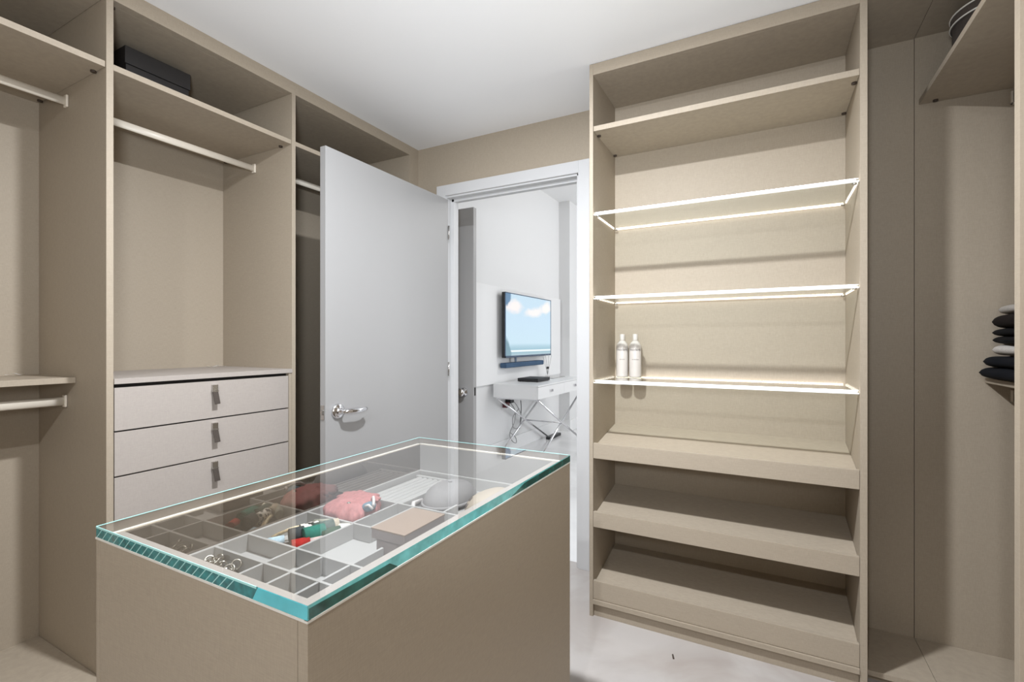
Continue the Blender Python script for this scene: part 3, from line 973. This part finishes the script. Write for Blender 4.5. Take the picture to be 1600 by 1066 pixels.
obj('crown', dome((-0.945, 1.335, TF + 0.008), 0.078, 0.112, 0.062), 'greycloth', cp)
bm = bmesh.new()
pts = []
for i in range(25):
    a = 2 * PI * i / 24
    pts.append((-0.945 + 0.078 * math.cos(a), 1.335 + 0.113 * math.sin(a), TF + 0.014))
tube(bm, pts, 0.005, 8, cap=False)
obj('sweatband', bm, 'greycloth', cp)
bm = bmesh.new()
tube(bm, [(-1.018, 1.275, TF + 0.014), (-1.012, 1.225, TF + 0.020), (-0.985, 1.190, TF + 0.018), (-0.945, 1.178, TF + 0.014), (-0.905, 1.195, TF + 0.012)], 0.007, 8)
obj('back_strap', bm, 'whitecloth', cp)
bm = bmesh.new()
lathe(bm, [(0, 0.004), (0.006, 0.003), (0.007, 0)], (-0.945, 1.335, TF + 0.070), 'Z', 12)
obj('crown_button', bm, 'greycloth', cp)

# cream printed cap standing against the grey one
pc = thing('printed_cap', 'cream cap with dark printed marks and brown band beside the grey cap', 'cap', (-0.80, 1.32, TF))
bm = dome((0, 0, 0), 0.080, 0.098, 0.060)
bm.transform(Matrix.Translation((-0.772, 1.315, TF + 0.012)) @ Matrix.Rotation(math.radians(-18), 4, 'Y'))
obj('crown', bm, 'creamcloth', pc)
bm = bmesh.new()
pts = []
for i in range(20):
    a = math.radians(80 + 185 * i / 19)
    v = Matrix.Rotation(math.radians(-18), 4, 'Y') @ Vector((0.083 * math.cos(a), 0.101 * math.sin(a), 0.006))
    pts.append((-0.772 + v.x, 1.315 + v.y, TF + 0.014 + v.z))
tube(bm, pts, 0.0065, 8)
obj('sweatband', bm, 'brownband', pc)
bm = bmesh.new()
rnd = random.Random(4)
for i in range(6):
    for j in range(3):
        a = math.radians(112 + i * 24)
        e = math.radians(18 + j * 20)
        rr = math.cos(e) ** 0.7
        if rnd.random() < 0.15:
            continue
        c0 = Vector((0.080 * rr * math.cos(a), 0.098 * rr * math.sin(a), 0.060 * math.sin(e)))
        nrm = Vector((c0.x / 0.0064, c0.y / 0.0096, c0.z / 0.0036)).normalized()
        tx = Vector((-math.sin(a), math.cos(a), 0))
        ty = nrm.cross(tx).normalized()
        w, h = 0.0016, 0.008
        sl = rnd.uniform(-0.6, 0.6)
        for ox, s2 in ((0, 1), (0.006, -1)):
            d = (ty + tx * sl * s2).normalized()
            b_ = c0 + nrm * 0.0012 + tx * ox
            q = [b_ - tx * w - d * h, b_ + tx * w - d * h, b_ + tx * w + d * h, b_ - tx * w + d * h]
            vs = [bm.verts.new(p) for p in q] + [bm.verts.new(p - nrm * 0.003) for p in q]
            bm.faces.new(vs[:4]); 
            for k in range(4):
                bm.faces.new((vs[k], vs[4 + k], vs[4 + (k + 1) % 4], vs[(k + 1) % 4]))
bmesh.ops.recalc_face_normals(bm, faces=bm.faces[:])
bm.transform(Matrix.Translation((-0.772, 1.315, TF + 0.012)) @ Matrix.Rotation(math.radians(-18), 4, 'Y'))
obj('printed_marks', bm, 'ink', pc)

# clear bag of silver clips in the near left compartment
cb = thing('clip_bag', 'small clear bag of silver clips in the near left compartment', 'bag', (-1.125, 0.655, TF))
obj('film', blob_mesh((-1.118, 0.662, TF + 0.023), 0.052, 0.028, 0.021, 2, 0.006, 40, 32, 16), 'film', cb)
rnd = random.Random(11)
for i in range(20):
    bm = bmesh.new()
    c0 = Vector((-1.118 + rnd.uniform(-0.038, 0.038), 0.664 + rnd.uniform(-0.014, 0.016), TF + 0.013 + rnd.uniform(0, 0.020)))
    r = rnd.uniform(0.006, 0.012)
    rot = Matrix.Rotation(rnd.uniform(0, PI), 3, 'X') @ Matrix.Rotation(rnd.uniform(0, PI), 3, 'Y')
    tube(bm, [c0 + rot @ Vector((r * math.cos(a * 2 * PI / 14), r * math.sin(a * 2 * PI / 14), 0)) for a in range(15)], 0.002, 6, cap=False)
    obj('clip', bm, 'silver', cb)

# ------------------------------------------------------------------ bottles on the lowest glass shelf
def letter(parent, text, c, r, size, ang, m):
    cu = bpy.data.curves.new('lettering', 'FONT')
    cu.body = text
    cu.size = size
    cu.align_x = 'CENTER'
    cu.extrude = 0.0002
    cu.resolution_u = 3
    ob = bpy.data.objects.new('lettering_source', cu)
    COL.objects.link(ob)
    dg = bpy.context.evaluated_depsgraph_get()
    me = bpy.data.meshes.new_from_object(ob.evaluated_get(dg))
    bpy.data.objects.remove(ob)
    bm = bmesh.new()
    bm.from_mesh(me)
    bmesh.ops.subdivide_edges(bm, edges=[e for e in bm.edges if e.calc_length() > size * 0.3], cuts=2)
    for v in bm.verts:
        a = ang + v.co.x / r
        h = v.co.y
        rr = r + v.co.z + 0.0003
        v.co = Vector((c[0] + rr * math.cos(a), c[1] + rr * math.sin(a), c[2] + h))
    o = obj('lettering', bm, m, parent)
    return o


GS = 1.1175
for k, (bxx, lab) in enumerate(((-0.664, 'white bottle nearest the cabinet side on the lowest glass shelf'), (-0.597, 'white bottle standing just right of its twin on the glass shelf'))):
    by = 2.472
    b = thing('bottle', lab, 'bottle', (bxx, by, GS), 'white bottles on the lit glass shelf')
    bm = bmesh.new()
    R = 0.0308
    lathe(bm, [(0, 0), (R - 0.004, 0), (R - 0.001, 0.002), (R, 0.006), (R, 0.150), (R - 0.001, 0.160), (R - 0.004, 0.170), (R - 0.010, 0.179), (0.0145, 0.186), (0.0125, 0.188), (0, 0.188)], (bxx, by, GS), 'Z', 40)
    obj('body', bm, 'bottle', b)
    bm = bmesh.new()
    lathe(bm, [(0, 0), (0.0128, 0), (0.0132, 0.002), (0.0132, 0.031), (0.0118, 0.033), (0, 0.033)], (bxx, by, GS + 0.1885), 'Z', 28)
    obj('cap', bm, 'bottle', b)
    an = math.atan2(-by, -bxx)
    letter(b, 'modere', (bxx, by, GS + 0.136), R, 0.0180, an, 'print')
    letter(b, ('shampoo', 'conditioner')[k], (bxx, by, GS + 0.090), R, 0.0075, an, 'print')

# ------------------------------------------------------------------ small things in the left wardrobes
db = thing('storage_box', 'charcoal lidded storage box on the upper shelf above the drawers', 'box', (-2.52, 1.14, SH + 0.001))
obj('body', bx(-2.675, -2.362, 1.015, 1.262, SH + 0.001, 2.462, bev=0.002), 'box_dark', db)
obj('lid', bx(-2.680, -2.357, 1.010, 1.267, 2.463, 2.535, bev=0.002), 'box_dark', db)


def tag_paper(x, y, z, L, W, ang, seed):
    bm = bmesh.new()
    n, mrows = 16, 4
    g = []
    for i in range(n + 1):
        row = []
        for j in range(mrows + 1):
            u = (i / n - 0.5) * L
            v = (j / mrows - 0.5) * W
            h = 0.0045 + 0.003 * (1 + math.sin(u / L * 9 + seed))
            row.append(bm.verts.new((x + u * math.cos(ang) - v * math.sin(ang), y + u * math.sin(ang) + v * math.cos(ang), z + h)))
        g.append(row)
    for i in range(n):
        for j in range(mrows):
            bm.faces.new((g[i][j], g[i + 1][j], g[i + 1][j + 1], g[i][j + 1])).smooth = True
    bmesh.ops.solidify(bm, geom=bm.faces[:], thickness=-0.004)
    bmesh.ops.recalc_face_normals(bm, faces=bm.faces[:])
    return bm


solo('paper_tag', tag_paper(-2.595, 1.527, 1.1635, 0.088, 0.03, 1.35, 0.5), 'paper', 'curled white paper tag on the worktop above the drawers', 'tag', (-2.595, 1.527, 1.1635))
solo('paper_tag', tag_paper(-2.660, 0.765, 1.1635, 0.055, 0.03, 1.2, 2.0), 'paper', 'small white paper scrap on the low shelf at the left edge', 'tag', (-2.660, 0.765, 1.1635))
bm = bmesh.new()
tube(bm, [(-0.338, 2.046, 0.004), (-0.342, 2.058, 0.005), (-0.345, 2.068, 0.004)], 0.0036, 8)
solo('lint_piece', bm, 'speck', 'small dark scrap lying on the pale floor', 'scrap', (-0.34, 2.057, 0.0))

# ------------------------------------------------------------------ bedroom: television, soundbar, desk
tvx = -2.58
tv = thing('television', 'wall mounted flat television with a window reflection painted on its screen', 'television', (-2.62, 5.4, 0.95))
TY0, TY1, TZ0, TZ1 = 4.70, 5.98, 1.118, 1.858
bm = boxes([(tvx - 0.045, tvx - 0.004, TY0, TY1, TZ0, TZ1)], 0.003)
obj('casing', bm, 'black', tv)
obj('frame', boxes([(tvx - 0.006, tvx + 0.002, TY0, TY1, TZ1 - 0.010, TZ1), (tvx - 0.006, tvx + 0.002, TY0, TY1, TZ0, TZ0 + 0.022),
                    (tvx - 0.006, tvx + 0.002, TY0, TY0 + 0.010, TZ0, TZ1), (tvx - 0.006, tvx + 0.002, TY1 - 0.010, TY1, TZ0, TZ1)], 0.001), 'tv_metal', tv)
bm = bmesh.new()
q = [bm.verts.new(p) for p in ((tvx - 0.0015, TY0 + 0.010, TZ0 + 0.022), (tvx - 0.0015, TY1 - 0.010, TZ0 + 0.022), (tvx - 0.0015, TY1 - 0.010, TZ1 - 0.010), (tvx - 0.0015, TY0 + 0.010, TZ1 - 0.010))]
f = bm.faces.new(q)
uv = bm.loops.layers.uv.new('UVMap')
for lp, c in zip(f.loops, ((0, 0), (1, 0), (1, 1), (0, 1))):
    lp[uv].uv = c
obj('screen', bm, 'tv', tv)
obj('wall_bracket', bx(-2.672, tvx - 0.045, 5.2, 5.5, 1.35, 1.65), 'black', tv)
obj('soundbar_bracket', bx(tvx - 0.03, tvx - 0.022, 4.98, 5.02, 1.061, TZ0 + 0.01), 'tv_metal', tv)
sb = solo('soundbar', bx(-2.66, -2.575, 4.72, 5.74, 1.003, 1.060, bev=0.012), 'soundbar', 'slate blue soundbar hung below the television', 'speaker', (-2.62, 5.2, 1.003))

KX0, KX1, KY0, KY1, KZ0, KZ1 = -2.655, -2.11, 4.56, 6.02, 0.690, 0.838
dk = thing('writing_desk', 'white two drawer desk on crossed chrome legs', 'desk', (-2.38, 5.3, 0))
obj('desk_top', bx(KX0, KX1, KY0, KY1, KZ1 - 0.014, KZ1, bev=0.002), 'desk', dk)
obj('desk_body', bx(KX0, KX1 - 0.022, KY0 + 0.002, KY1 - 0.002, KZ0, KZ1 - 0.014, bev=0.002), 'desk', dk)
for a, b in ((KY0 + 0.003, (KY0 + KY1) / 2 - 0.002), ((KY0 + KY1) / 2 + 0.002, KY1 - 0.003)):
    dr = obj('drawer', bx(KX1 - 0.022, KX1 - 0.001, a, b, KZ0 + 0.003, KZ1 - 0.017, bev=0.001), 'desk', dk)
    ym = (a + b) / 2 - 0.03
    for yk in (ym - 0.02, ym + 0.02):
        obj('drawer_knob', bx(KX1, KX1 + 0.018, yk - 0.008, yk + 0.008, 0.748, 0.778, bev=0.003), 'chrome', dr)
obj('leg_rail', boxes([(KX0 + 0.02, KX1 - 0.02, KY0 + 0.02, KY0 + 0.045, KZ0 - 0.016, KZ0), (KX0 + 0.02, KX1 - 0.02, KY1 - 0.045, KY1 - 0.02, KZ0 - 0.016, KZ0)], 0.002), 'chrome', dk)
for x in (KX1 - 0.03, KX0 + 0.03):
    for y0, y1, dx in ((KY0 + 0.03, KY1 - 0.02, 0.012), (KY1 - 0.03, KY0 + 0.02, -0.012)):
        bm = bmesh.new()
        tube(bm, [(x + dx, y0, KZ0 - 0.016), (x + dx, y1, 0.0)], 0.0115, 12)
        obj('leg', bm, 'chrome', dk)
bm = bmesh.new()
tube(bm, [(KX0 + 0.03, KY0 + 0.75, 0.336), (KX1 - 0.03, KY0 + 0.75, 0.336)], 0.008, 10)
obj('stretcher', bm, 'chrome', dk)

rt = thing('media_box', 'flat black media box lying on the white desk', 'electronics', (-2.47, 5.15, KZ1))
obj('case', bx(-2.56, -2.30, 4.96, 5.30, KZ1 + 0.004, KZ1 + 0.040, bev=0.004), 'black', rt)
for x in (-2.54, -2.32):
    for y in (4.98, 5.28):
        bm = bmesh.new()
        lathe(bm, [(0, 0), (0.01, 0), (0.01, 0.005), (0, 0.005)], (x, y, KZ1), 'Z', 10)
        obj('foot', bm, 'black', rt)
ty = solo('desk_tray', boxes([(-2.63, -2.36, 5.55, 5.95, KZ1 + 0.0005, KZ1 + 0.006)], 0.002), 'steel', 'flat grey tray at the far end of the desk', 'tray', (-2.5, 5.75, KZ1))
rd = thing('reed_diffuser', 'small reed diffuser with dark collar on the grey desk tray', 'diffuser', (-2.54, 5.78, KZ1 + 0.006))
bm = bmesh.new()
lathe(bm, [(0, 0), (0.032, 0), (0.034, 0.004), (0.030, 0.02), (0.014, 0.085), (0.012, 0.10), (0, 0.10)], (-2.54, 5.78, KZ1 + 0.0065), 'Z', 24)
obj('bottle_glass', bm, 'film', rd)
bm = bmesh.new()
lathe(bm, [(0, 0), (0.018, 0), (0.018, 0.028), (0, 0.028)], (-2.54, 5.78, KZ1 + 0.1068), 'Z', 20)
obj('collar', bm, 'black', rd)
for a in (-0.45, -0.2, 0.1, 0.38):
    bm = bmesh.new()
    tube(bm, [(-2.54, 5.78, KZ1 + 0.03), (-2.54 + 0.03 * a, 5.78 + 0.27 * math.sin(a), KZ1 + 0.03 + 0.27 * math.cos(a))], 0.0022, 6)
    obj('reed', bm, 'cable_w', rd)

# plugs and cables under the desk
ad = thing('power_adapter', 'black and maroon plug adapter with cables on the wall under the desk', 'adapter', (-2.66, 4.95, 0.5))
obj('wall_plate', bx(-2.70, -2.690, 4.84, 4.98, 0.50, 0.66, bev=0.002), 'bed_panel', ad)
obj('plug', bx(-2.69, -2.62, 4.90, 4.99, 0.585, 0.665, bev=0.006), 'black', ad)
obj('plug', bx(-2.69, -2.63, 4.83, 4.90, 0.54, 0.60, bev=0.006), 'maroon', ad)
for k, (pts, mm, r) in enumerate([
    ([(-2.65, 4.99, 0.62), (-2.63, 5.10, 0.52), (-2.62, 5.18, 0.38), (-2.63, 5.10, 0.27), (-2.64, 5.00, 0.30), (-2.63, 4.98, 0.42), (-2.62, 5.12, 0.50)], 'cable_w', 0.005),
    ([(-2.65, 4.95, 0.59), (-2.64, 5.05, 0.48), (-2.63, 5.02, 0.36), (-2.63, 4.90, 0.24), (-2.63, 4.96, 0.14), (-2.63, 5.06, 0.10), (-2.63, 5.04, 0.17), (-2.64, 4.93, 0.24)], 'cable_w', 0.005),
    ([(-2.66, 5.22, 0.68), (-2.65, 5.23, 0.5), (-2.65, 5.21, 0.34), (-2.66, 5.20, 0.24)], 'cable_k', 0.005),
]):
    bm = bmesh.new()
    fine = []
    P = [Vector(p) for p in pts]
    for i in range(len(P) - 1):
        a, b, c, d = P[max(i - 1, 0)], P[i], P[i + 1], P[min(i + 2, len(P) - 1)]
        for s_ in range(8):
            t_ = s_ / 8
            fine.append(0.5 * ((2 * b) + (c - a) * t_ + (2 * a - 5 * b + 4 * c - d) * t_ ** 2 + (-a + 3 * b - 3 * c + d) * t_ ** 3))
    fine.append(P[-1])
    tube(bm, fine, r, 8)
    obj('cable', bm, mm, ad)
ps = solo('power_strip', bx(-2.60, -2.53, 5.86, 6.22, 0.0, 0.035, bev=0.004), 'black', 'black power strip on the floor behind the desk legs', 'power strip', (-2.56, 6.0, 0))

# bedroom window frame in the right wall (daylight side)
struct('window_1', boxes([(2.5, 2.56, 4.9, 4.96, 0.5, 2.85), (2.5, 2.56, 7.84, 7.9, 0.5, 2.85), (2.5, 2.56, 4.96, 7.84, 0.5, 0.56), (2.5, 2.56, 4.96, 7.84, 2.79, 2.85), (2.5, 2.56, 6.37, 6.43, 0.56, 2.79)], 0.004), 'white_paint', 'white bedroom window frame')
